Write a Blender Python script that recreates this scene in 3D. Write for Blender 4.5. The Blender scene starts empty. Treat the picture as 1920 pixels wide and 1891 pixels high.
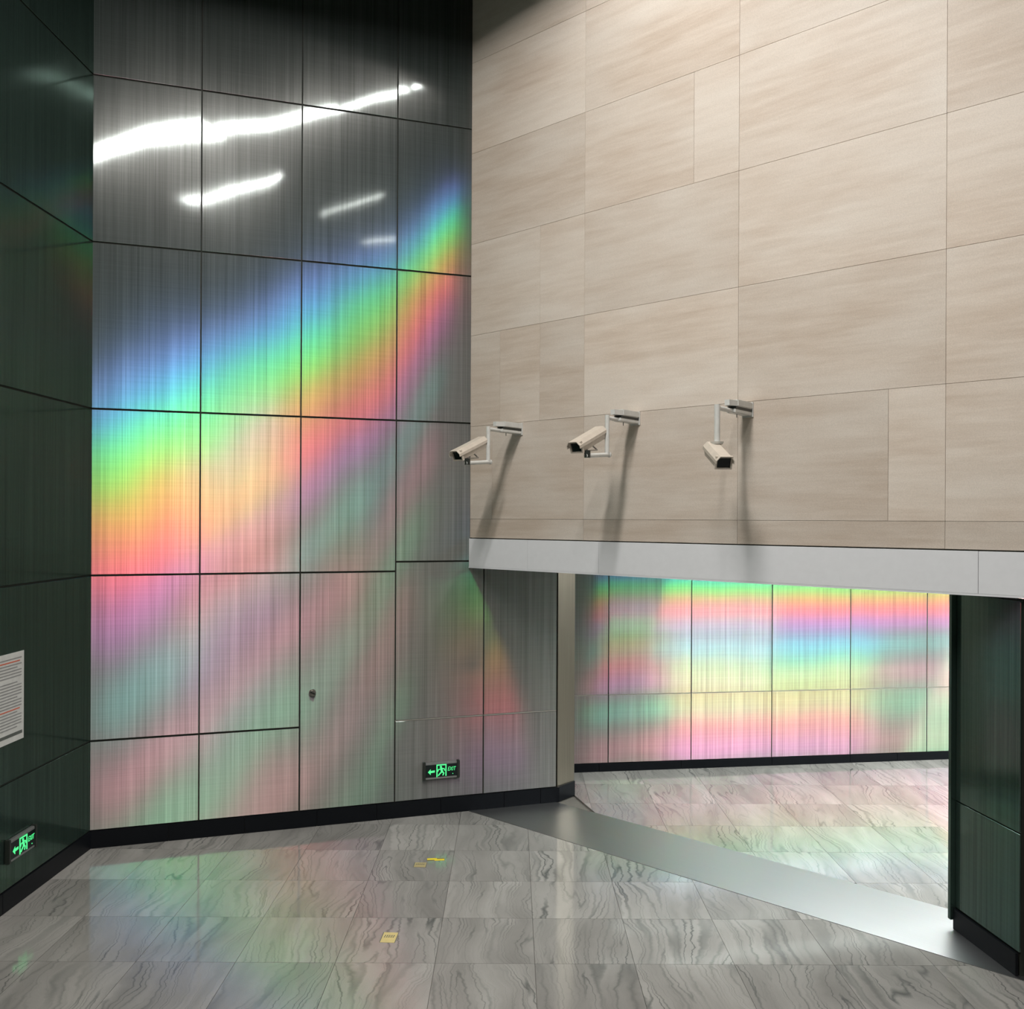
import bpy, bmesh, math, random
from mathutils import Vector, Matrix, Euler

random.seed(7)
S = bpy.context.scene
COL = S.collection

# ------------------------------------------------------------------ camera
EYE = 2.67
ROLL = 0.0048
cd = bpy.data.cameras.new('camera')
cam = bpy.data.objects.new('camera', cd)
COL.objects.link(cam)
cd.sensor_fit = 'HORIZONTAL'
cd.sensor_width = 36.0
cd.lens = 36.0 * 1650 / 1920
cd.shift_y = (973 - 945.5) / 1920
cam.matrix_world = Matrix.Translation((0, 0, EYE)) @ Matrix.Rotation(math.pi / 2, 4, 'X') @ Matrix.Rotation(ROLL, 4, 'Z')
S.camera = cam

# ------------------------------------------------------------------ world, exposure
w = bpy.data.worlds.new('world')
S.world = w
w.use_nodes = True
w.node_tree.nodes['Background'].inputs[0].default_value = (0.6, 0.75, 0.75, 1)
w.node_tree.nodes['Background'].inputs[1].default_value = 0.02
S.view_settings.view_transform = 'Standard'
S.view_settings.look = 'None'
S.view_settings.gamma = 1
S.view_settings.use_curve_mapping = False
S.view_settings.exposure = 0.0
S.cycles.max_bounces = 5
S.cycles.diffuse_bounces = 3
S.cycles.glossy_bounces = 3
S.cycles.adaptive_threshold = .03
S.cycles.use_light_tree = False
MAIN_LIGHT = 95.0      # radiance of the long ceiling light
ROW_LIGHT = 110.0       # of the shorter row lights
PASS_LIGHT = 62.0      # of the passage lights
CEIL = 8.25
LAMP_Z = 8.0

# ------------------------------------------------------------------ helpers
def V(*a): return Vector(a)

def tag(o, label=None, cat=None, group=None, kind=None):
    if label: o['label'] = label
    if cat: o['category'] = cat
    if group: o['group'] = group
    if kind: o['kind'] = kind
    return o

class MB:
    """collects shapes; build() links them as one mesh object"""
    def __init__(s): s.v = []; s.f = []
    def add(s, vs, fs):
        b = len(s.v); s.v += [tuple(q) for q in vs]; s.f += [tuple(i + b for i in q) for q in fs]; return s
    def box(s, x0, x1, y0, y1, z0, z1, M=None):
        vs = [V(x, y, z) for x in (x0, x1) for y in (y0, y1) for z in (z0, z1)]
        if M: vs = [M @ q for q in vs]
        return s.add(vs, [(0, 1, 3, 2), (4, 6, 7, 5), (0, 4, 5, 1), (2, 3, 7, 6), (0, 2, 6, 4), (1, 5, 7, 3)])
    def prism(s, poly, z0, z1, M=None):
        """poly counter-clockwise in xy"""
        n = len(poly)
        vs = [V(p[0], p[1], z0) for p in poly] + [V(p[0], p[1], z1) for p in poly]
        if M: vs = [M @ q for q in vs]
        fs = [tuple(range(n - 1, -1, -1)), tuple(range(n, 2 * n))]
        fs += [(i, (i + 1) % n, n + (i + 1) % n, n + i) for i in range(n)]
        return s.add(vs, fs)
    def tube(s, a, b, r, n=14, r2=None):
        a, b = V(*a), V(*b); d = (b - a).normalized(); r2 = r if r2 is None else r2
        u = d.cross(V(0, 0, 1)) if abs(d.z) < .9 else d.cross(V(1, 0, 0)); u.normalize(); w_ = d.cross(u)
        vs = [a + (u * math.cos(2 * math.pi * i / n) + w_ * math.sin(2 * math.pi * i / n)) * r for i in range(n)]
        vs += [b + (u * math.cos(2 * math.pi * i / n) + w_ * math.sin(2 * math.pi * i / n)) * r2 for i in range(n)]
        fs = [tuple(range(n)), tuple(range(2 * n - 1, n - 1, -1))] + [(i, n + i, n + (i + 1) % n, (i + 1) % n) for i in range(n)]
        return s.add(vs, fs)
    def mesh(s, name):
        m = bpy.data.meshes.new(name); m.from_pydata(s.v, [], s.f); m.update()
        bm = bmesh.new(); bm.from_mesh(m); bmesh.ops.recalc_face_normals(bm, faces=bm.faces); bm.to_mesh(m); bm.free()
        return m
    def build(s, name, mat, parent=None, bevel=0, loc=None, smooth=False):
        m = s.mesh(name)
        if bevel:
            bm = bmesh.new(); bm.from_mesh(m)
            bmesh.ops.bevel(bm, geom=list(bm.edges), offset=bevel, segments=2, affect='EDGES', clamp_overlap=True)
            bm.to_mesh(m); bm.free()
        if smooth:
            for p in m.polygons: p.use_smooth = True
            m.set_sharp_from_angle(angle=math.radians(40))
        m.materials.append(mat)
        return link(name, m, parent, loc)

def link(name, m, parent=None, loc=None):
    o = bpy.data.objects.new(name, m); COL.objects.link(o)
    if parent is not None: o.parent = parent
    if loc is not None: o.location = loc
    return o

def empty(name, loc=(0, 0, 0), rz=0):
    o = bpy.data.objects.new(name, None); COL.objects.link(o)
    o.location = loc; o.rotation_euler = (0, 0, rz); o.empty_display_size = .2
    return o

# ------------------------------------------------------------------ materials
class NT:
    def __init__(s, name):
        s.m = bpy.data.materials.new(name); s.m.use_nodes = True
        s.t = s.m.node_tree; s.t.nodes.clear()
        s.out = s.t.nodes.new('ShaderNodeOutputMaterial')
    def n(s, kind, inputs=None, **props):
        k = s.t.nodes.new(kind)
        for a, b in props.items(): setattr(k, a, b)
        for a, b in (inputs or {}).items():
            if hasattr(b, 'is_output'): s.t.links.new(b, k.inputs[a])
            else: k.inputs[a].default_value = b
        return k
    def math(s, op, a, b=0.0, c=0.0, clamp=False):
        k = s.t.nodes.new('ShaderNodeMath'); k.operation = op; k.use_clamp = clamp
        for i, q in enumerate((a, b, c)):
            if hasattr(q, 'is_output'): s.t.links.new(q, k.inputs[i])
            else: k.inputs[i].default_value = q
        return k.outputs[0]
    def vmath(s, op, a, b=(0, 0, 0), scale=None):
        k = s.t.nodes.new('ShaderNodeVectorMath'); k.operation = op
        for i, q in enumerate((a, b)):
            if hasattr(q, 'is_output'): s.t.links.new(q, k.inputs[i])
            else: k.inputs[i].default_value = q
        if scale is not None:
            if hasattr(scale, 'is_output'): s.t.links.new(scale, k.inputs['Scale'])
            else: k.inputs['Scale'].default_value = scale
        return k.outputs[0]
    def mapr(s, v, a, b, c, d):
        k = s.n('ShaderNodeMapRange', {0: v, 1: a, 2: b, 3: c, 4: d}); return k.outputs[0]
    def mix(s, f, a, b, mode='MIX'):
        k = s.t.nodes.new('ShaderNodeMix'); k.data_type = 'RGBA'; k.blend_type = mode
        for i, q in ((0, f), (6, a), (7, b)):
            if hasattr(q, 'is_output'): s.t.links.new(q, k.inputs[i])
            else: k.inputs[i].default_value = q
        return k.outputs[2]
    def scaled(s, vec, sc, off=None):
        v = s.vmath('MULTIPLY', vec, sc)
        return s.vmath('ADD', v, off) if off is not None else v
    def done(s, shader):
        s.t.links.new(shader, s.out.inputs[0]); return s.m

def plain(name, col, rough=.5, metal=0.0, spec=.5, bump=0.0, bscale=200, var=.06):
    q = NT(name)
    tc = q.n('ShaderNodeTexCoord').outputs['Object']
    no = q.n('ShaderNodeTexNoise', {'Vector': tc, 'Scale': bscale * .12, 'Detail': 3}).outputs[0]
    c = q.mix(q.mapr(no, .3, .7, 0, 1), tuple(x * (1 - var) for x in col) + (1,), tuple(min(1, x * (1 + var)) for x in col) + (1,))
    p = q.n('ShaderNodeBsdfPrincipled', {'Base Color': c, 'Roughness': rough, 'Metallic': metal, 'Specular IOR Level': spec})
    if bump:
        n2 = q.n('ShaderNodeTexNoise', {'Vector': tc, 'Scale': bscale, 'Detail': 2}).outputs[0]
        q.t.links.new(q.n('ShaderNodeBump', {'Strength': bump, 'Distance': .002, 'Height': n2}).outputs[0], p.inputs['Normal'])
    return q.done(p.outputs[0])

def glow(name, col, strength):
    q = NT(name)
    return q.done(q.n('ShaderNodeEmission', {0: col + (1,), 1: strength}).outputs[0])

# first order of the grating: (sine of the tilt that sends this wavelength on, colour)
ORDER1 = [(.232, (.13, .12, .50)), (.257, (.03, .28, 1.0)), (.285, (.0, 1.0, .26)), (.312, (.16, .95, .0)),
          (.348, (1.05, .40, .02)), (.388, (1.45, .07, .18))]
ORDER2 = [(.428, (.75, .18, .95)), (.485, (.0, .70, .62)), (.545, (1.0, .22, .38)), (.594, (.05, .85, .40)), (.640, (1.0, .28, .34)), (.695, (.1, .85, .38))]

def hologram(name, zero=.055, base=.012, w1=.0205, w2=.0092, r0=.066, r1=.175, up=.066, haze=.021, tint=(1, 1, 1), warp=.045, diff=.022):
    """embossed diffraction-grating sheet: each wavelength leaves the sheet as a mirror lobe tilted by its own angle"""
    q = NT(name)
    tc = q.n('ShaderNodeTexCoord').outputs['Object']
    rnd = q.n('ShaderNodeObjectInfo').outputs['Random']
    geo = q.n('ShaderNodeNewGeometry')
    pos, nrm = geo.outputs['Position'], geo.outputs['Normal']
    roff = q.n('ShaderNodeCombineXYZ', {0: q.math('MULTIPLY', rnd, 37.0), 1: q.math('MULTIPLY', rnd, 11.0), 2: q.math('MULTIPLY', rnd, 23.0)}).outputs[0]
    # slow warp of the sheet and a small tilt of every panel
    wn = q.n('ShaderNodeTexNoise', {'Vector': q.scaled(pos, (1.0, 1.0, .7)), 'Scale': 1.1, 'Detail': 1.5}).outputs['Color']
    wv = q.vmath('SCALE', q.vmath('SUBTRACT', wn, (.5, .5, .5)), scale=warp)
    wh = q.n('ShaderNodeTexWhiteNoise', {'W': rnd}, noise_dimensions='1D').outputs['Color']
    wv = q.vmath('ADD', wv, q.vmath('SCALE', q.vmath('SUBTRACT', wh, (.5, .5, .5)), scale=.010))
    n0 = q.vmath('ADD', nrm, wv)
    # embossed lines: fine vertical strokes and fainter cross strokes
    s1 = q.n('ShaderNodeTexNoise', {'Vector': q.scaled(tc, (200, 1, .8), roff), 'Scale': 1.0, 'Detail': 2.0}).outputs[0]
    s2 = q.n('ShaderNodeTexNoise', {'Vector': q.scaled(tc, (28, 1, .35), roff), 'Scale': 1.0, 'Detail': 2.0}).outputs[0]
    s3 = q.n('ShaderNodeTexNoise', {'Vector': q.scaled(tc, (1.5, 1, 110), roff), 'Scale': 1.0, 'Detail': 2.0}).outputs[0]
    k = q.math('ADD', q.math('ADD', q.mapr(s1, .25, .75, -.26, .26), q.mapr(s2, .3, .7, -.12, .12)), q.mapr(s3, .3, .7, -.04, .04))
    k = q.math('ADD', k, 1.0)
    def colr(c, wgt):
        return q.vmath('SCALE', tuple(c[i] * tint[i] * wgt for i in range(3)), scale=k)
    acc = None
    def add(sh):
        nonlocal acc
        acc = sh if acc is None else q.n('ShaderNodeAddShader', {0: acc, 1: sh}).outputs[0]
    nz = q.vmath('NORMALIZE', n0)
    add(q.n('ShaderNodeBsdfDiffuse', {'Color': colr((.75, 1, .95), diff)}).outputs[0])
    add(q.n('ShaderNodeBsdfAnisotropic', {'Color': colr((.90, 1, .98), zero), 'Roughness': r0, 'Normal': nz}, distribution='GGX').outputs[0])
    add(q.n('ShaderNodeBsdfAnisotropic', {'Color': colr((.75, 1, .97), base), 'Roughness': .62, 'Normal': nz}, distribution='GGX').outputs[0])
    # haze of the embossing: a soft halo round the mirror image and the many higher orders, all thrown upwards
    add(q.n('ShaderNodeBsdfAnisotropic', {'Color': colr((1, .97, .92), haze), 'Roughness': .22, 'Normal': nz}, distribution='GGX').outputs[0])
    nu = q.vmath('NORMALIZE', q.vmath('ADD', n0, (0, 0, .62)))
    add(q.n('ShaderNodeBsdfAnisotropic', {'Color': colr((1, .97, .93), up), 'Roughness': .48, 'Normal': nu}, distribution='GGX').outputs[0])
    for order, wgt, rr in ((ORDER1, w1, r1), (ORDER2, w2, r1 * .95)):
        if wgt <= 0: continue
        for h, c in order:
            tl = math.tan(math.asin(h))
            nn = q.vmath('NORMALIZE', q.vmath('ADD', n0, (0, 0, tl)))
            add(q.n('ShaderNodeBsdfAnisotropic', {'Color': colr(c, wgt), 'Roughness': rr, 'Normal': nn}, distribution='GGX').outputs[0])
    return q.done(acc)

def limestone():
    q = NT('beige_limestone')
    tc = q.n('ShaderNodeTexCoord').outputs['Object']
    rnd = q.n('ShaderNodeObjectInfo').outputs['Random']
    roff = q.n('ShaderNodeCombineXYZ', {0: q.math('MULTIPLY', rnd, 37.0), 1: q.math('MULTIPLY', rnd, 11.0), 2: q.math('MULTIPLY', rnd, 23.0)}).outputs[0]
    a = q.n('ShaderNodeTexNoise', {'Vector': q.scaled(tc, (1.5, 1, 16), roff), 'Scale': 1, 'Detail': 8, 'Roughness': .66, 'Distortion': .15}).outputs[0]
    b = q.n('ShaderNodeTexNoise', {'Vector': q.scaled(tc, (.9, 1, 2.2), roff), 'Scale': 1, 'Detail': 3}).outputs[0]
    g = q.n('ShaderNodeTexNoise', {'Vector': tc, 'Scale': 160, 'Detail': 2}).outputs[0]
    c1 = q.mix(q.mapr(a, .33, .68, 0, 1), (.59, .48, .39, 1), (.72, .62, .53, 1))
    c2 = q.mix(q.mapr(b, .38, .72, 0, .6), c1, (.80, .74, .67, 1))
    tone = q.n('ShaderNodeAttribute', attribute_type='OBJECT', attribute_name='tone').outputs['Fac']
    v = q.math('ADD', tone, q.mapr(g, .2, .8, -.10, .10))
    c = q.vmath('SCALE', c2, scale=v)
    bp = q.n('ShaderNodeBump', {'Strength': .15, 'Distance': .002, 'Height': g}).outputs[0]
    return q.done(q.n('ShaderNodeBsdfPrincipled', {'Base Color': c, 'Roughness': .5, 'Specular IOR Level': .35, 'Normal': bp}).outputs[0])

def marble():
    q = NT('grey_veined_marble')
    tc = q.n('ShaderNodeTexCoord').outputs['Object']
    rnd = q.n('ShaderNodeObjectInfo').outputs['Random']
    wh = q.n('ShaderNodeTexWhiteNoise', {'W': rnd}, noise_dimensions='1D')
    roff = q.n('ShaderNodeCombineXYZ', {0: q.math('MULTIPLY', rnd, 41.0), 1: q.math('MULTIPLY', rnd, 17.0), 2: q.math('MULTIPLY', rnd, 29.0)}).outputs[0]
    p = q.vmath('ADD', tc, roff)
    # slow sideways meander, then long thin veins along the tile
    dn = q.n('ShaderNodeTexNoise', {'Vector': q.scaled(p, (1.6, 1.3, 1)), 'Scale': 1.0, 'Detail': 1}).outputs['Color']
    dm = q.n('ShaderNodeTexNoise', {'Vector': q.scaled(p, (6, 9, 1)), 'Scale': 1.0, 'Detail': 3, 'Roughness': .6}).outputs['Color']
    pd = q.vmath('ADD', p, q.vmath('MULTIPLY', q.vmath('SUBTRACT', dn, (.5, .5, .5)), (.36, 0, 0)))
    pd = q.vmath('ADD', pd, q.vmath('MULTIPLY', q.vmath('SUBTRACT', dm, (.5, .5, .5)), (.075, 0, 0)))
    v1 = q.n('ShaderNodeTexNoise', {'Vector': q.scaled(pd, (6.5, .40, 1)), 'Scale': 1, 'Detail': 1, 'Roughness': .5}).outputs[0]
    v2 = q.n('ShaderNodeTexNoise', {'Vector': q.scaled(pd, (19, .8, 1)), 'Scale': 1, 'Detail': 1}).outputs[0]
    def line(v, c, wd):
        return q.mapr(q.math('ABSOLUTE', q.math('SUBTRACT', v, c)), 0, wd, 1, 0)
    l1 = line(v1, .52, .012); l2 = line(v2, .5, .018); l3 = line(v1, .43, .03); l4 = line(v1, .60, .012)
    amt = q.n('ShaderNodeTexNoise', {'Vector': q.scaled(p, (2.2, .8, 1)), 'Scale': 1.2, 'Detail': 2}).outputs[0]
    amt = q.mapr(amt, .35, .65, .15, 1)
    m = q.math('MAXIMUM', q.math('MULTIPLY', l1, .85), q.math('MULTIPLY', l2, .26))
    m = q.math('MAXIMUM', m, q.math('MULTIPLY', l3, .5)); m = q.math('MAXIMUM', m, q.math('MULTIPLY', l4, .7))
    m = q.math('MULTIPLY', m, amt)
    cl = q.n('ShaderNodeTexNoise', {'Vector': q.scaled(pd, (5, .9, 1)), 'Scale': 1, 'Detail': 4}).outputs[0]
    base = q.mix(q.mapr(cl, .3, .7, 0, 1), (.226, .215, .202, 1), (.352, .338, .318, 1))
    base = q.vmath('SCALE', base, scale=q.mapr(wh.outputs[0], 0, 1, .86, 1.10))
    gr = q.n('ShaderNodeTexNoise', {'Vector': tc, 'Scale': 240, 'Detail': 1}).outputs[0]
    base = q.vmath('SCALE', base, scale=q.mapr(gr, .2, .8, .9, 1.1))
    c = q.mix(m, base, (.055, .062, .06, 1))
    # every tile lies a hair out of level
    tl = q.vmath('MULTIPLY', q.vmath('SUBTRACT', wh.outputs['Color'], (.5, .5, .5)), (.006, .010, 0))
    un = q.n('ShaderNodeTexNoise', {'Vector': p, 'Scale': 9, 'Detail': 1}).outputs['Color']
    tl = q.vmath('ADD', tl, q.vmath('MULTIPLY', q.vmath('SUBTRACT', un, (.5, .5, .5)), (.004, .004, 0)))
    nn = q.vmath('NORMALIZE', q.vmath('ADD', q.n('ShaderNodeNewGeometry').outputs['Normal'], tl))
    return q.done(q.n('ShaderNodeBsdfPrincipled', {'Base Color': c, 'Roughness': .09, 'IOR': 1.6, 'Specular IOR Level': .62, 'Normal': nn}).outputs[0])

def brushed(name, col, rough, axis, scale=260, amt=.16):
    q = NT(name)
    tc = q.n('ShaderNodeTexCoord').outputs['Object']
    sc = [1.2, 1.2, 1.2]; 
    for i in range(3):
        if i != axis: sc[i] = scale
    n = q.n('ShaderNodeTexNoise', {'Vector': q.scaled(tc, tuple(sc)), 'Scale': 1, 'Detail': 2}).outputs[0]
    c = q.vmath('SCALE', col, scale=q.mapr(n, .25, .75, 1 - amt, 1 + amt))
    r = q.mapr(n, .25, .75, rough * .85, rough * 1.15)
    return q.done(q.n('ShaderNodeBsdfPrincipled', {'Base Color': c, 'Roughness': r, 'Metallic': 1.0}).outputs[0])

M = {}
M['holo'] = hologram('holographic_panel_sheet')
M['holo_pass'] = hologram('holographic_panel_sheet_passage', r1=.18, w1=.0235, w2=.0145, up=.040, zero=.04)
M['green'] = hologram('dark_green_panel_sheet', zero=.19, base=.02, w1=.008, w2=0, r0=.12, up=.012, haze=.02, tint=(.52, .66, .60), warp=.012, diff=.022)
M['stone'] = limestone()
M['marble'] = marble()
M['backing'] = plain('dark_joint_backing', (.022, .024, .018), .7)
M['mortar'] = plain('tile_joint_grey', (.13, .12, .105), .8)
M['stone_mortar'] = plain('stone_joint_brown', (.45, .37, .30), .8)
M['base'] = plain('black_stone_baseboard', (.006, .007, .009), .35, spec=.15)
M['fascia'] = plain('pale_grey_coated_metal', (.79, .795, .82), .42, spec=.4, var=.015)
M['strip'] = brushed('brushed_steel_threshold', (.50, .50, .51), .36, 0, 800, .08)
M['jamb'] = brushed('warm_brushed_jamb', (.27, .235, .19), .35, 2)
M['alu'] = plain('aluminium_joint_strip', (.45, .42, .38), .4, .6)
M['ceiling'] = plain('dark_painted_ceiling', (.05, .06, .058), .8)
M['grey_wall'] = plain('grey_side_wall', (.16, .17, .165), .6)
M['white_metal'] = plain('white_powder_coat', (.66, .66, .63), .4)
M['cream_metal'] = plain('cream_powder_coat', (.60, .53, .45), .42)
M['lens_black'] = plain('black_lens_glass', (.006, .012, .012), .12)
M['dark_plastic'] = plain('dark_plastic', (.02, .024, .02), .4)
M['sign_metal'] = plain('sign_grey_aluminium', (.40, .40, .40), .35, .8)
M['sign_black'] = plain('sign_black_face', (.004, .010, .010), .2)
M['sign_green'] = glow('sign_green_light', (.10, .95, .30), 1.15)
M['sign_green'].cycles.emission_sampling = 'NONE'
M['paper'] = plain('white_notice_paper', (.62, .62, .60), .6)
M['ink_grey'] = plain('grey_ink', (.28, .28, .28), .7)
M['ink_dark'] = plain('dark_ink', (.10, .11, .10), .7)
M['ink_red'] = plain('red_ink', (.60, .13, .07), .7)
M['sticker'] = plain('yellowed_sticker', (.62, .50, .22), .5)
M['sticker_pale'] = plain('faded_sticker', (.38, .31, .15), .5)
M['sticker_yellow'] = plain('yellow_tape', (.75, .58, .03), .45)
M['steel'] = plain('lock_steel', (.35, .33, .30), .3, .9)
M['light_housing'] = plain('lamp_housing_white', (.7, .7, .7), .5)

# ------------------------------------------------------------------ plan of the place (metres, floor plan x to the right, y away)
PA = V(-3.40, 7.10, 0); DA = V(.952, .306, 0).normalized()          # tall holographic wall
PB = V(-.38, 8.07, 0);  DB = V(.755, -.656, 0).normalized()         # beige stone wall over the opening
NB = V(DB.y, -DB.x, 0)                                               # into the room
PF = V(1.03, 9.35, 0);  DF = V(.9903, .1395, 0).normalized()        # holographic wall of the passage
DL = V(-.02, -1, 0).normalized()                                     # dark wall on the left, runs back past the camera
BASE = .14
T_END = 4.02            # the holographic wall ends here, beneath the beam
T_COR = 3.17            # the stone wall meets it here
PASS_CEIL = 2.75

def wall_root(name, origin, d, backing, mat, kind='structure'):
    """mesh at the wall line; local x along the wall, local -y into the room, z up"""
    rz = math.atan2(d.y, d.x)
    o = backing.build(name, mat)
    o.location = origin; o.rotation_euler = (0, 0, rz)
    o['kind'] = kind
    return o

PANELS = {}
def panel(parent, x0, x1, z0, z1, mat, name='panel', gap=.006, th=.012, gz=None, y=0.0, bev=.0015):
    gz = gap if gz is None else gz
    W = round(x1 - x0 - 2 * gap, 4); Hh = round(z1 - z0 - 2 * gz, 4)
    key = (W, Hh, th, mat.name)
    if key not in PANELS:
        mb = MB().box(-W / 2, W / 2, -th, 0, -Hh / 2, Hh / 2)
        me = mb.mesh(name)
        if bev:
            bm = bmesh.new(); bm.from_mesh(me)
            bmesh.ops.bevel(bm, geom=list(bm.edges), offset=bev, segments=1, affect='EDGES'); bm.to_mesh(me); bm.free()
        me.materials.append(mat); PANELS[key] = me
    return link(name, PANELS[key], parent, ((x0 + x1) / 2, y, (z0 + z1) / 2))

def base_run(name, parent_origin, d, x0, x1, h, joints, proud=.016):
    r = wall_root(name, parent_origin, d, MB().box(x0, x1, -.006, .03, 0, h - .004), M['backing'])
    xs = [x0] + joints + [x1]
    for a, b in zip(xs, xs[1:]):
        mb = MB().box(a + .0015, b - .0015, -proud - .006, -.006, .001, h)
        mb.build('baseboard_tile', M['base'], r, bevel=.0015)
    return r

# ------------------------------------------------------------------ tall holographic wall
ROWS = [.14, .865, 2.20, 3.545, 4.89, 6.235, 7.58, CEIL]
COLS = [0, .833, 1.650, 2.480, 3.300, T_END]
wa = wall_root('wall_back', PA, DA, MB().box(-.02, T_END, .0, .10, 0, CEIL), M['backing'])
def holo(c0, c1, r0, r1, **k): return panel(wa, c0, c1, r0, r1, M['holo'], 'panel', gap=.005, gz=.007, **k)
for c in range(2):
    for a, b in zip(ROWS, ROWS[1:]): holo(COLS[c], COLS[c + 1], a, b)
for a, b in zip(ROWS[2:], ROWS[3:]): holo(COLS[2], COLS[3], a, b)
up4 = [2.285] + ROWS[3:]
for a, b in zip(up4, up4[1:]): holo(COLS[3], T_COR, a, b)
holo(COLS[3], COLS[4], .865, 2.285); holo(COLS[3], COLS[4], .14, .865)
holo(COLS[4], COLS[5], .865, 2.40); holo(COLS[4], COLS[5], .14, .865)
for a, b in ((COLS[3], COLS[4]), (COLS[4], COLS[5])):
    MB().box(a + .004, b - .004, -.009, 0, .860, .870).build('joint_strip', M['alu'], wa)
# flush service door in the third column
door = wall_root('door_1', PA + DA * COLS[2], DA, MB().box(.006, COLS[3] - COLS[2] - .006, -.002, .0, .142, 2.193), M['backing'])
panel(door, 0, COLS[3] - COLS[2], .14, 2.20, M['holo'], 'door_panel', gap=.006, gz=.007, y=-.002)
kn = MB().tube((.108, -.014, 1.16), (.108, -.026, 1.16), .030, 24).tube((.108, -.026, 1.16), (.108, -.040, 1.16), .024, 24, .020).build('lock', M['steel'], door, smooth=True)
MB().box(.086, .130, -.050, -.040, 1.154, 1.166, Matrix.Translation((.108, 0, 1.16)) @ Matrix.Rotation(math.radians(25), 4, 'Y') @ Matrix.Translation((-.108, 0, -1.16))).build('thumb_turn', M['dark_plastic'], kn, bevel=.002)
base_run('baseboard_back', PA, DA, 0, T_END + .03, BASE, [.60, 1.2, 1.8, 2.32, 2.9, 3.50, 3.86])

# ------------------------------------------------------------------ dark wall on the left
LEN_L = 13.5
wl = wall_root('wall_left', PA, -DL, MB().box(-LEN_L, 0, 0, .1, 0, CEIL), M['backing'])   # local x runs away from the camera, room is at local -y side
# local frame: x along -DL, so the room (towards +x world) lies at local -y
xs = [0, -1.9, -3.4, -4.9, -6.4, -7.9, -9.4, -10.9, -12.4, -LEN_L]
for b, a in zip(xs, xs[1:]):
    for r0, r1 in zip(ROWS, ROWS[1:]):
        panel(wl, a, b, r0, r1, M['green'], 'panel', gap=.005, gz=.007)
base_run('baseboard_left', PA, -DL, -LEN_L, 0, BASE, [-12, -10.5, -9, -7.5, -6, -4.8, -3.6, -2.4, -1.2], .016)

# ------------------------------------------------------------------ beige stone wall over the opening
LEN_B = 11.2
LEN_P = 6.2
FAS0, FAS1 = 2.235, 2.495
wb = wall_root('wall_right', PB, DB, MB().box(.0, LEN_B, .012, .70, FAS0, CEIL), M['stone_mortar'])
def slab(a, b, z0, z1, tone=None):
    o = panel(wb, a, b, z0, z1, M['stone'], 'stone_slab', gap=.0009, gz=.0011, th=.02, y=.012, bev=.0006)
    o['tone'] = random.uniform(.93, 1.02) if tone is None else tone       # natural colour of this slab
TONES = {(0, 0): [.92, .90], (0, 1): [.92], (0, 2): [.90, 1.01], (0, 3): [1.0], (1, 0): [.93, .97, .92], (1, 1): [1.03], (1, 2): [.94], (1, 3): [1.0],
         (2, 0): [.96, .98], (2, 1): [.94], (2, 2): [1.0], (2, 3): [1.02], (3, 0): [.92], (3, 1): [.98, 1.0], (3, 2): [1.0]}
SR = [2.67, 3.515, 4.345, 5.18, 6.01, 6.84, 7.67, CEIL]
SC = [0, 1.286, 2.655, 4.04, 5.42, 6.80, 8.18, 9.56, LEN_B]
SPLIT = {(0, 0): [.27], (0, 2): [3.70], (1, 0): [.36, .816], (2, 0): [.816], (3, 1): [2.29]}
for j, (z0, z1) in enumerate(zip(SR, SR[1:])):
    for i in range(8):
        cuts = [SC[i]] + SPLIT.get((j, i), []) + [SC[i + 1]]
        tn = TONES.get((j, i), [None] * 4)
        for k, (a, b) in enumerate(zip(cuts, cuts[1:])): slab(a, b, z0, z1, tn[k])
for a, b in zip(SC, SC[1:]): slab(a, b, FAS1 + .004, 2.67, .88)
# pale metal fascia along the foot of the stone wall
fa = wall_root('trim_1', PB, DB, MB().box(.0, LEN_B, -.004, .011, FAS0 + .002, FAS1), M['backing'])
fx = [0.0, .70, 1.45, 4.23, 6.9, 9.0, LEN_B]
for a, b in zip(fx, fx[1:]):
    MB().box(a + .0012, b - .0012, -.022, -.004, FAS0, FAS1 - .004).build('fascia_panel', M['fascia'], fa, bevel=.002)
MB().box(0, LEN_B, -.022, .70, FAS0 - .012, FAS0).build('soffit_panel', M['fascia'], fa)

# ------------------------------------------------------------------ jamb and threshold of the opening
PE = PA + DA * T_END
J = wall_root('trim_2', PE + DA * .012, -NB, MB().box(0, .27, .012, .10, 0, FAS0 - .012), M['backing'])
MB().box(.004, .27, .0, .012, BASE, FAS0 - .013).build('jamb_panel', M['jamb'], J, bevel=.0015)
MB().box(.0, .262, -.016, .0, .001, BASE).build('baseboard_tile', M['base'], J, bevel=.0015)
st = wall_root('trim_3', PB, DB, MB().box(-.0, 4.9, -.02, .71, -.02, .0025), M['strip'])

# right jamb of the opening, clad with dark green panels
RC = V(2.93, 5.77, 0)
DR = V(.11, -1, 0).normalized()                  # towards the camera
rj = wall_root('wall_jamb', RC, DR, MB().box(.0, .612, .0, .10, 0, FAS0 - .03), M['backing'])
panel(rj, 0, .616, .84, FAS0 - .03, M['green'], 'panel', gap=.003, gz=.004)
panel(rj, 0, .616, BASE, .84, M['green'], 'panel', gap=.003, gz=.004)
MB().box(-.03, .0, -.046, .10, .06, FAS0 - .014).build('edge_post', M['green'], rj, bevel=.002)
MB().box(.0, .606, -.028, -.012, .001, BASE - .004).build('baseboard_tile', M['base'], rj, bevel=.0015)
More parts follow.
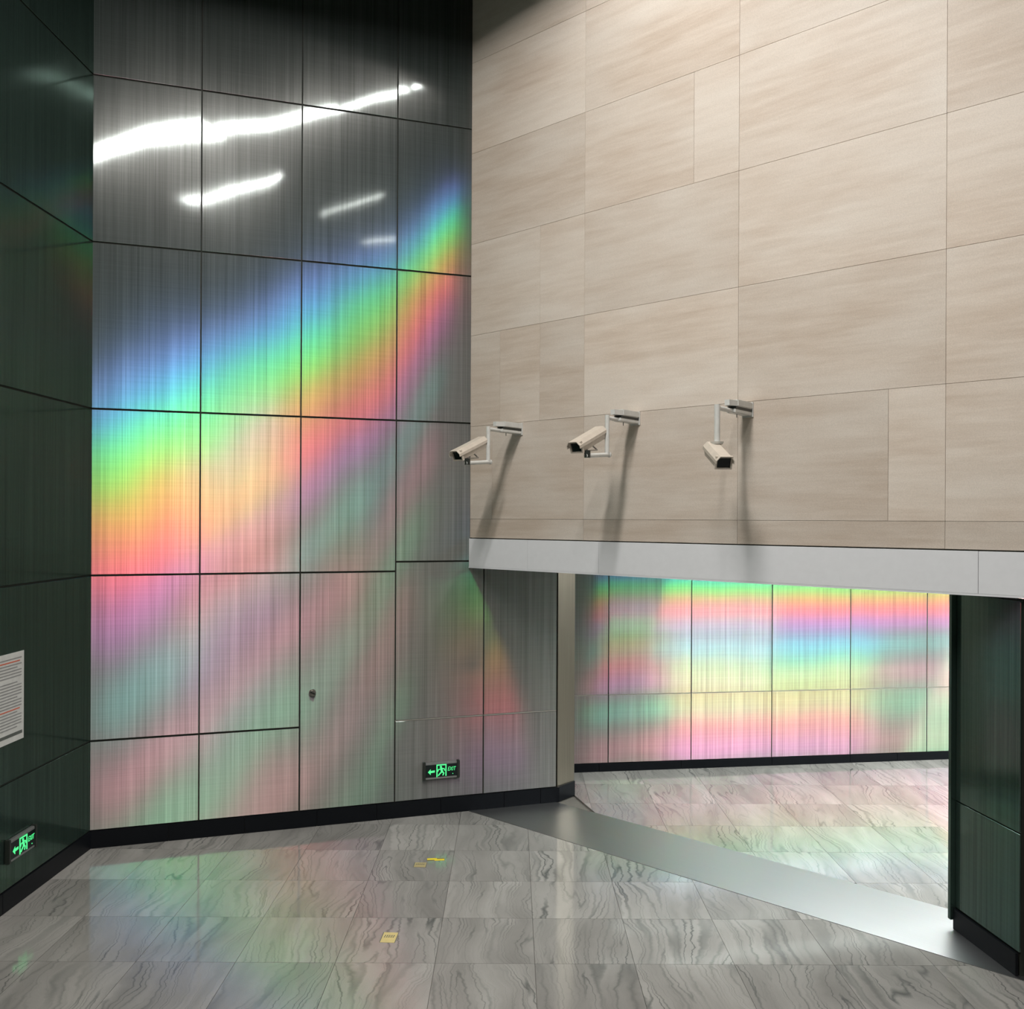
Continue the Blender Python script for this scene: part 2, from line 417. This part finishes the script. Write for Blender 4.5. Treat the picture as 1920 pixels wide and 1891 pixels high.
# lower wall right of the opening, under the stone
wlow = wall_root('wall_front', PB, DB, MB().box(4.49, LEN_B, .02, .42, 0, FAS0 - .013), M['backing'])
for a, b in ((4.49, 5.35), (5.35, 6.85), (6.85, 8.35), (8.35, 9.85), (9.85, LEN_B)):
    panel(wlow, a, b, .84, FAS0 - .02, M['green'], 'panel', y=.02); panel(wlow, a, b, BASE, .84, M['green'], 'panel', y=.02)

# ------------------------------------------------------------------ passage behind the opening
F_BASE = .088
F0, F1 = -.95, 9.6
wf = wall_root('wall_passage', PF, DF, MB().box(F0, F1, 0, .1, 0, PASS_CEIL), M['backing'])
PW = .914
k = -1
x = -PW
while x < F1 - .1:
    panel(wf, x, x + PW, .81, 2.40, M['holo_pass'], 'panel', gap=.004, gz=.004)
    panel(wf, x, x + PW, F_BASE, .81, M['holo_pass'], 'panel', gap=.004, gz=.004)
    panel(wf, x, x + PW, 2.40, PASS_CEIL, M['holo_pass'], 'panel', gap=.004, gz=.004)
    MB().box(x + .004, x + PW - .004, -.010, 0, .8055, .8145).build('joint_strip', M['alu'], wf)
    x += PW
base_run('baseboard_passage', PF, DF, F0, F1, F_BASE, [-.1, .22 * PW * 4, 1.83, 2.74, 3.3, 4.2, 5.1, 6.0, 7.0, 8.0, 9.0], .014)
JE = PE + DA * .012 - NB * .27
wp = wall_root('wall_passage_end', JE, V(-.30, 1, 0), MB().box(0, .95, 0, .1, 0, PASS_CEIL), M['grey_wall'])
PX = PB + DB * LEN_B; PY = PB + DB * LEN_P
wq = wall_root('wall_passage_side', PY - NB * 7.6, NB, MB().box(0, 7.1, 0, .1, 0, PASS_CEIL), M['grey_wall'])
pc = wall_root('ceiling_passage', PB, DB, MB().box(-1.0, LEN_P + .1, .70, 9.0, PASS_CEIL, PASS_CEIL + .1), M['light_housing'])

# ------------------------------------------------------------------ rest of the hall: right side wall, wall behind the camera, ceiling
wr = wall_root('wall_side', PX, V(0, -1, 0), MB().box(0, PX.y + 6.4, 0, .1, 0, CEIL), M['grey_wall'])
wk = wall_root('wall_rear', V(PX.x + .1, -6.35, 0), V(-1, 0, 0), MB().box(0, PX.x + 3.8, 0, .1, 0, CEIL), M['grey_wall'])
ce = MB().box(-4.2, PX.x + .2, -6.5, 9.6, CEIL, CEIL + .1).build('ceiling', M['ceiling']); ce['kind'] = 'structure'

# added unseen downstand near the holographic wall, shades the stone wall's top corner
bm_ = wall_root('added_shade_beam', PA, DA, MB().box(.0, T_COR + .75, -1.30, -1.0, 7.22, CEIL), M['ceiling'])

# ------------------------------------------------------------------ floor: every marble tile its own piece
fl = MB().box(-4.2, 11.0, -6.5, 12.0, -.06, -.013).build('floor', M['mortar']); fl['kind'] = 'structure'
def clip(poly, p, n):
    """keep the side where (q-p).n > 0"""
    out = []
    for i in range(len(poly)):
        a, b = poly[i], poly[(i + 1) % len(poly)]
        da, db = (a - p).dot(n), (b - p).dot(n)
        if da >= 0: out.append(a)
        if (da >= 0) != (db >= 0): out.append(a + (b - a) * (da / (da - db)))
    return out
def area(p): return abs(sum(p[i].x * p[(i + 1) % len(p)].y - p[(i + 1) % len(p)].x * p[i].y for i in range(len(p)))) / 2
NA = V(DA.y, -DA.x, 0); NF = V(DF.y, -DF.x, 0); NL = V(-DL.y, DL.x, 0)
if NL.x < 0: NL = -NL
TILE = .60; X0 = .15; Y0 = 5.29; G = .0012
MAIN = [(PA, NA), (PA, NL), (PB + NB * .022, NB), (PX - DB * .01, -DB)]
PASS = [(PB - NB * .712, -NB), (PF, NF), (JE, V(1, .30, 0).normalized()), (PY - DB * .01, -DB)]
TM = {}
for i in range(-7, 13):
    for j in range(-5, 10):
        xa, ya = X0 + i * TILE, Y0 + j * TILE
        sq = [V(xa + G, ya + G, 0), V(xa + TILE - G, ya + G, 0), V(xa + TILE - G, ya + TILE - G, 0), V(xa + G, ya + TILE - G, 0)]
        c = V(xa + TILE / 2, ya + TILE / 2, 0)
        for zone in (MAIN, PASS):
            if zone is PASS and xa > 7.2: continue
            p = sq
            for q, n in zone: p = clip(p, q, n) if len(p) > 2 else []
            if len(p) < 3 or area(p) < .0004: continue
            full = abs(area(p) - (TILE - 2 * G) ** 2) < 1e-5
            if full and 'm' in TM: me = TM['m']
            else:
                me = MB().prism([(q.x - c.x, q.y - c.y) for q in p], -.012, 0).mesh('floor_tile'); me.materials.append(M['marble'])
                if full: TM['m'] = me
            link('floor_tile', me, fl, c)
ylow = Y0 - 5 * TILE - G
MB().box(-3.58, PX.x, -6.3, ylow, -.012, 0).build('floor_sheet', M['marble'], fl)

# ------------------------------------------------------------------ ceiling lights (most seen as streaks in the panels, some added)
def lamp(a, b, z, width, strength, label, col=(1.0, .97, .93), group='ceiling light strips', hang=.0):
    a, b = V(a[0], a[1], 0), V(b[0], b[1], 0); d = b - a; L = d.length
    r = empty('ceiling_light', (a.x, a.y, z), math.atan2(d.y, d.x))
    tag(r, label, 'light', group)
    hs = MB().box(0, L, -width / 2 - .03, width / 2 + .03, .03, .11)
    for q in (-1, 1): hs.box(0, L, min(q * width / 2, q * (width / 2 + .03)), max(q * width / 2, q * (width / 2 + .03)), -.004, .03)
    hs.box(0, .02, -width / 2, width / 2, -.004, .03).box(L - .02, L, -width / 2, width / 2, -.004, .03)
    hs.build('housing', M['light_housing'], r)
    key = 'lamp_%.3f_%.2f' % (strength, col[2])
    if key not in M:
        M[key] = glow(key, col, strength); M[key].cycles.emission_sampling = 'FRONT_BACK'
    df = MB(); n = max(3, int(L / .45))                                   # flat diffuser sheet, recessed in the housing, lit side down
    for i in range(n):
        x0, x1 = .02 + (L - .04) * i / n, .02 + (L - .04) * (i + 1) / n
        df.add([(x0, -width / 2, .002), (x0, width / 2, .002), (x1, width / 2, .002), (x1, -width / 2, .002)], [(0, 1, 2, 3)])
    dm = bpy.data.meshes.new('diffuser'); dm.from_pydata(df.v, [], df.f); dm.materials.append(M[key])
    link('diffuser', dm, r)
    if hang > .02:
        for q in (.15, L - .15): MB().tube((q, 0, .11), (q, 0, .11 + hang), .006, 8).build('hanger', M['steel'], r)
    return r
HG = CEIL - LAMP_Z - .11
ML0, ML1 = V(-2.28, .71, 0), V(.59, 5.29, 0)
def ml(q): p = ML0 + (ML1 - ML0) * q; return (p.x, p.y)
lamp(ml(-.08), ml(.42), LAMP_Z, .50, MAIN_LIGHT * .72, 'widest ceiling light strip, mirrored as the thick left end of the main streak', hang=HG)
lamp(ml(.425), ml(.80), LAMP_Z, .21, MAIN_LIGHT, 'middle ceiling light strip, mirrored as the middle of the main streak', hang=HG)
lamp(ml(.805), ml(.985), LAMP_Z, .12, MAIN_LIGHT, 'short ceiling light strip, mirrored where the main streak narrows', hang=HG)
lamp((.56, 5.25), (.80, 6.75), LAMP_Z, .06, MAIN_LIGHT * 1.2, 'narrow ceiling light strip, mirrored as the thin tail of the main streak', hang=HG)
lamp((-.68, -.23), (.22, 1.87), LAMP_Z, .055, ROW_LIGHT * 2.6, 'short ceiling light strip mirrored as the second streak from top left', hang=HG)
lamp((1.68, .08), (1.93, 1.80), LAMP_Z, .05, ROW_LIGHT * .5, 'short ceiling light strip mirrored faintly in the third panel column', hang=HG)
lamp((2.92, -.92), (3.15, -.02), LAMP_Z, .08, ROW_LIGHT * .35, 'shortest ceiling light strip mirrored as a faint dash', hang=HG)
lamp((6.0, -1.18), (7.6, -.78), LAMP_Z, .34, ROW_LIGHT * .55, 'added unseen wide ceiling light strip far right, colours the lower right panels', hang=HG)  # added lamp: puts colour bands on the lower right panels, also lights the stone
def fpt(t, r): q = PF + DF * t + NF * r; return (q.x, q.y)
PC = (.94, 1.0, .98)
lamp(fpt(.15, 1.13), fpt(.98, 1.13), 2.60, .08, PASS_LIGHT * .45, 'added dim short passage light strip, softens the left edge of the colour bands', col=PC, group='passage light strips', hang=PASS_CEIL - 2.71)  # added lamp: lets the bands fade in before the long strip begins
lamp(fpt(1.0, 1.13), fpt(7.5, 1.13), 2.60, .12, PASS_LIGHT, 'passage ceiling light strip nearer the iridescent wall', col=PC, group='passage light strips', hang=PASS_CEIL - 2.71)
lamp(fpt(.5, 2.0), fpt(2.9, 2.0), 2.60, .10, PASS_LIGHT * .75, 'short middle passage ceiling light strip', col=PC, group='passage light strips', hang=PASS_CEIL - 2.71)
lamp(fpt(1.9, 3.4), fpt(7.5, 3.4), 2.60, .16, PASS_LIGHT * 1.8, 'passage ceiling light strip nearer the opening', col=PC, group='passage light strips', hang=PASS_CEIL - 2.71)
lamp(fpt(5.0, .75), fpt(7.5, .75), 2.60, .30, PASS_LIGHT * .7, 'wide passage ceiling light beside the wall, behind the dark jamb', col=PC, group='passage light strips', hang=PASS_CEIL - 2.71)

# ------------------------------------------------------------------ surveillance cameras on the stone wall
def head(parent, pos, yaw, pitch, L=.36):
    """housing pointing along local +x, then pitched down and yawed; returns its matrix"""
    T = Matrix.Translation(pos) @ Matrix.Rotation(yaw, 4, 'Z') @ Matrix.Rotation(pitch, 4, 'Y')
    R = Matrix(((0, 0, 1, 0), (1, 0, 0, 0), (0, 1, 0, 0), (0, 0, 0, 1)))       # prism (x,y,z) -> (z,x,y)
    low = [(-.046, -.045), (.046, -.045), (.054, -.010), (.054, .004), (-.054, .004), (-.054, -.010)]
    b = MB().prism(low, -L + .02, -.012, T @ R).build('housing', M['cream_metal'], parent, bevel=.003)
    top = [(-.060, -.004), (.060, -.004), (.060, .018), (.036, .048), (-.036, .048), (-.060, .018)]
    sh = MB()
    # sunshield: a thin shell, open below and in front
    n = len(top)
    inner = [(-.056, -.004), (.056, -.004), (.056, .016), (.034, .044), (-.034, .044), (-.056, .016)]
    out_, in_ = [top[i] for i in (1, 2, 3, 4, 5, 0)], [inner[i] for i in (1, 2, 3, 4, 5, 0)]
    vs = []
    for z in (-L, .03):
        for p in out_ + in_: vs.append((T @ R) @ V(p[0], p[1], z))
    fs = []
    for i in range(5):
        fs += [(i, i + 1, 12 + i + 1, 12 + i), (6 + i, 12 + 6 + i, 12 + 6 + i + 1, 6 + i + 1), (12 + i, 12 + i + 1, 18 + i + 1, 18 + i), (i, 6 + i, 7 + i, i + 1)]
    fs += [(0, 12, 18, 6), (5, 11, 23, 17)]
    sh.add(vs, fs)
    sh.build('sunshield', M['cream_metal'], parent)
    MB().prism([(-.054, -.002), (.054, -.002), (.054, .016), (.033, .042), (-.033, .042), (-.054, .016)], -L + .004, -.012, T @ R).build('housing_top', M['cream_metal'], parent)
    fr = MB()
    for (a0, a1, c0, c1) in ((-.056, .056, -.047, -.038), (-.056, .056, .030, .040), (-.056, -.045, -.038, .030), (.045, .056, -.038, .030)):
        fr.box(a0, a1, c0, c1, -.014, .004, T @ R)
    fr.build('front_frame', M['cream_metal'], parent)
    MB().box(-.045, .045, -.038, .030, -.013, -.008, T @ R).build('lens_window', M['lens_black'], b)
    return T

def security_camera(t, z, a, label, facing):
    p = PB + DB * t + NB * .008
    r = empty('security_camera', (p.x, p.y, z), math.atan2(NB.y, NB.x))
    tag(r, label, 'camera', 'surveillance cameras on the stone wall')
    MB().box(0, .012, -.042, .042, -.050, .056).build('wall_plate', M['white_metal'], r, bevel=.002)
    ub = MB().box(.010, .235, -.040, .040, .004, .052).build('cable_box', M['white_metal'], r, bevel=.006)
    MB().prism([(-.034, 0), (.034, 0), (.018, .085), (-.018, .085)], .006, .044, Matrix.Translation((.235, 0, 0)) @ Matrix.Rotation(-math.pi / 2, 4, 'Z')).build('cable_box_nose', M['white_metal'], ub)
    MB().box(.012, .250, -.034, .034, -.014, .004).build('shadow_slot', M['dark_plastic'], r)
    MB().box(.010, .262, -.034, .034, -.040, -.014).build('arm_bracket', M['white_metal'], r, bevel=.004)
    MB().tube((.10, 0, -.026), (a, 0, -.026), .016).build('arm', M['white_metal'], r, smooth=True)
    MB().tube((.175, 0, -.040), (.175, 0, -.066), .003, 8).build('bolt', M['dark_plastic'], r)
    if facing == 'side':
        MB().tube((a, 0, -.004), (a, 0, -.300), .0175).build('post', M['white_metal'], r, smooth=True)
        MB().tube((a - .022, 0, -.300), (a + .27, 0, -.325), .0165).build('lower_arm', M['white_metal'], r, smooth=True)
        MB().tube((a - .030, 0, -.2995), (a - .020, 0, -.3005), .021).build('end_cap', M['white_metal'], r, smooth=True)
        MB().tube((a + .250, 0, -.338), (a + .250, 0, -.286), .023, 16).build('swivel', M['dark_plastic'], r, smooth=True)
        br = MB().tube((a + .250, 0, -.288), (a + .20, -.05, -.262), .008, 8).tube((a + .250, 0, -.288), (a + .10, -.02, -.272), .006, 8).tube((a + .10, -.02, -.272), (a + .13, -.05, -.232), .006, 8)
        br.build('tilt_bracket', M['steel'], r, smooth=True)
        head(r, V(a + .315, -.055, -.262), 0, math.radians(23), .335)
    else:
        MB().tube((a, 0, -.004), (a, 0, -.262), .0195).build('post', M['white_metal'], r, smooth=True)
        MB().tube((a, 0, -.255), (a, 0, -.272), .045, 20, .036).build('flange', M['white_metal'], r, smooth=True)
        MB().tube((a, 0, -.272), (a, 0, -.325), .028, 20).build('neck', M['cream_metal'], r, smooth=True)
        head(r, V(a + .180, .145, -.408), math.radians(45), math.radians(22), .30)
    return r
security_camera(.590, 3.450, .400, 'surveillance camera nearest the iridescent panel wall, pointing left', 'side')
security_camera(1.790, 3.458, .390, 'middle surveillance camera on the beige stone wall, pointing left', 'side')
security_camera(2.735, 3.452, .460, 'surveillance camera facing forward, hung straight below its post', 'front')

# ------------------------------------------------------------------ exit signs
def text_mesh(txt, size, shear=0.0):
    c = bpy.data.curves.new('txt', 'FONT'); c.body = txt; c.size = size; c.extrude = .0006; c.shear = shear
    c.align_x = 'CENTER'; c.align_y = 'CENTER'; c.resolution_u = 3
    o = bpy.data.objects.new('txt', c); COL.objects.link(o)
    m = bpy.data.meshes.new_from_object(o.evaluated_get(bpy.context.evaluated_depsgraph_get()))
    bpy.data.objects.remove(o); return m
TXT = text_mesh('EXIT', .046, .25)
def exit_sign(origin, d, label):
    r = empty('exit_sign', origin, math.atan2(d.y, d.x)); tag(r, label, 'sign', 'lit exit signs near the floor')
    Wd, Ht = .315, .150
    MB().box(-Wd / 2 + .012, Wd / 2 - .012, -.028, -.001, -Ht / 2, Ht / 2).build('housing', M['sign_metal'], r, bevel=.003)
    for s in (-1, 1):
        MB().box(s * Wd / 2 - .013, s * Wd / 2 + .013, -.034, -.001, -Ht / 2 - .006, Ht / 2 + .006).build('end_cap', M['dark_plastic'], r, bevel=.004)
    MB().box(-Wd / 2 + .013, Wd / 2 - .013, -.031, -.028, -Ht / 2 + .018, Ht / 2 - .020).build('face', M['sign_black'], r)
    y0, y1 = -.0335, -.031
    T = Matrix(((1, 0, 0, 0), (0, 0, 1, 0), (0, 1, 0, 0), (0, 0, 0, 1)))        # prism xy -> xz
    ar = MB().prism([(-.125, -.008), (-.100, -.034), (-.100, -.016), (-.062, -.013), (-.062, .005), (-.100, .002), (-.100, .018)], y0, y1, T)
    ar.build('arrow', M['sign_green'], r)
    df = MB().box(-.047, -.037, y0, y1, -.058, .055).box(.036, .046, y0, y1, -.052, .055).box(-.047, .046, y0, y1, .045, .055)
    df.build('door_symbol', M['sign_green'], r)
    def stroke(mb, a, b, w_):
        a, b = V(a[0], a[1], 0), V(b[0], b[1], 0); dd = (b - a).normalized(); p = V(-dd.y, dd.x, 0) * w_ / 2
        mb.prism([tuple((a - p).xy), tuple((b - p).xy), tuple((b + p).xy), tuple((a + p).xy)], y0, y1, T)
    mn = MB()
    mn.prism([(-.006 + .010 * math.cos(i * math.pi / 5), .032 + .010 * math.sin(i * math.pi / 5)) for i in range(10)], y0, y1, T)
    stroke(mn, (-.004, .022), (.006, -.014), .020)
    stroke(mn, (-.004, .016), (-.030, .008), .008); stroke(mn, (-.030, .010), (-.034, -.008), .008)
    stroke(mn, (.004, .018), (.024, .014), .008); stroke(mn, (.024, .016), (.030, -.004), .008)
    stroke(mn, (.004, -.010), (-.014, -.028), .011); stroke(mn, (-.012, -.024), (-.030, -.046), .010)
    stroke(mn, (.006, -.012), (.022, -.026), .011); stroke(mn, (.022, -.024), (.012, -.046), .010)
    mn.build('running_figure', M['sign_green'], r)
    if not TXT.materials: TXT.materials.append(M['sign_green'])
    tx = link('lettering', TXT, r, (.092, -.0325, .008)); tx.rotation_euler = (math.pi / 2, 0, 0); tx.scale = (.78, 1.1, 1)
    MB().tube((.105, -.031, -.036), (.105, -.033, -.036), .004, 10).build('indicator_light', M['sign_green'], r)
    return r
q = PA + DA * 2.90 + NA * .013; q.z = .40
exit_sign(q, DA, 'green exit sign with arrow and running figure on the iridescent panel wall')
q = PA + DL * 1.00 + NL * .013; q.z = .405
exit_sign(q, -DL, 'green exit sign on the dark left wall, seen at a steep angle')

# ------------------------------------------------------------------ notice on the dark wall
q = PA + DL * .955 + NL * .0125; q.z = 1.13
nt = empty('notice', q, math.atan2(-DL.y, -DL.x)); tag(nt, 'white printed notice stuck on the dark left wall', 'notice')
MB().box(-.42, 0, -.004, -.0005, 0, .61).build('sheet', M['paper'], nt)
for i in range(24):
    z = .565 - i * .0205
    if i in (7,): continue
    mt = M['ink_red'] if i in (1, 17) else M['ink_grey']
    a = -.40 if i % 4 else -.37
    b = -.03 - (.05 if i % 5 == 3 else 0) - (.02 if mt is M['ink_red'] else 0)
    MB().box(a, b, -.0048, -.004, z, z + .008).build('printed_line', mt, nt)
MB().box(-.40, -.02, -.0048, -.004, .040, .062).build('printed_line', M['ink_dark'], nt)

# ------------------------------------------------------------------ scraps on the floor
def sticker(x, y, rz, wd, dp, mat, label, marks):
    r = empty('floor_sticker', (x, y, .0), rz); tag(r, label, 'sticker')
    MB().box(-wd / 2, wd / 2, -dp / 2, dp / 2, .0003, .0015).build('sheet', mat, r)
    for (a, b, c, d, mm) in marks: MB().box(a, b, c, d, .0015, .0021).build('printed_mark', mm, r)
    return r
def glyphs(w_, y0, y1, n, mm):
    out = []
    for i in range(n):
        a = -w_ / 2 + w_ * i / n
        out += [(a, a + w_ / n * .55, y0, y0 + (y1 - y0) * .35, mm), (a + w_ / n * .2, a + w_ / n * .7, y0 + (y1 - y0) * .55, y1, mm)]
    return out
sticker(-.77, 5.61, -.06, .100, .135, M['sticker'], 'yellowed sticker lying on the marble nearer the camera',
        glyphs(.07, .0, .03, 5, M['ink_dark']) + [(-.050, -.046, -.0675, .0675, M['ink_dark']), (.046, .050, -.0675, .0675, M['ink_dark'])])
sticker(-.695, 6.79, -.03, .100, .090, M['sticker_pale'], 'faded pale sticker on the floor beside the yellow tape',
        glyphs(.07, .0, .02, 5, M['ink_dark']) + [(-.050, -.045, -.045, .045, M['ink_dark']), (.045, .050, -.045, .045, M['ink_dark'])])
sticker(-.585, 6.90, .10, .135, .050, M['sticker_yellow'], 'bright yellow and black tape scrap on the floor',
        [(-.0675, -.01, -.025, -.012, M['ink_dark']), (.01, .0675, .008, .022, M['ink_dark'])])
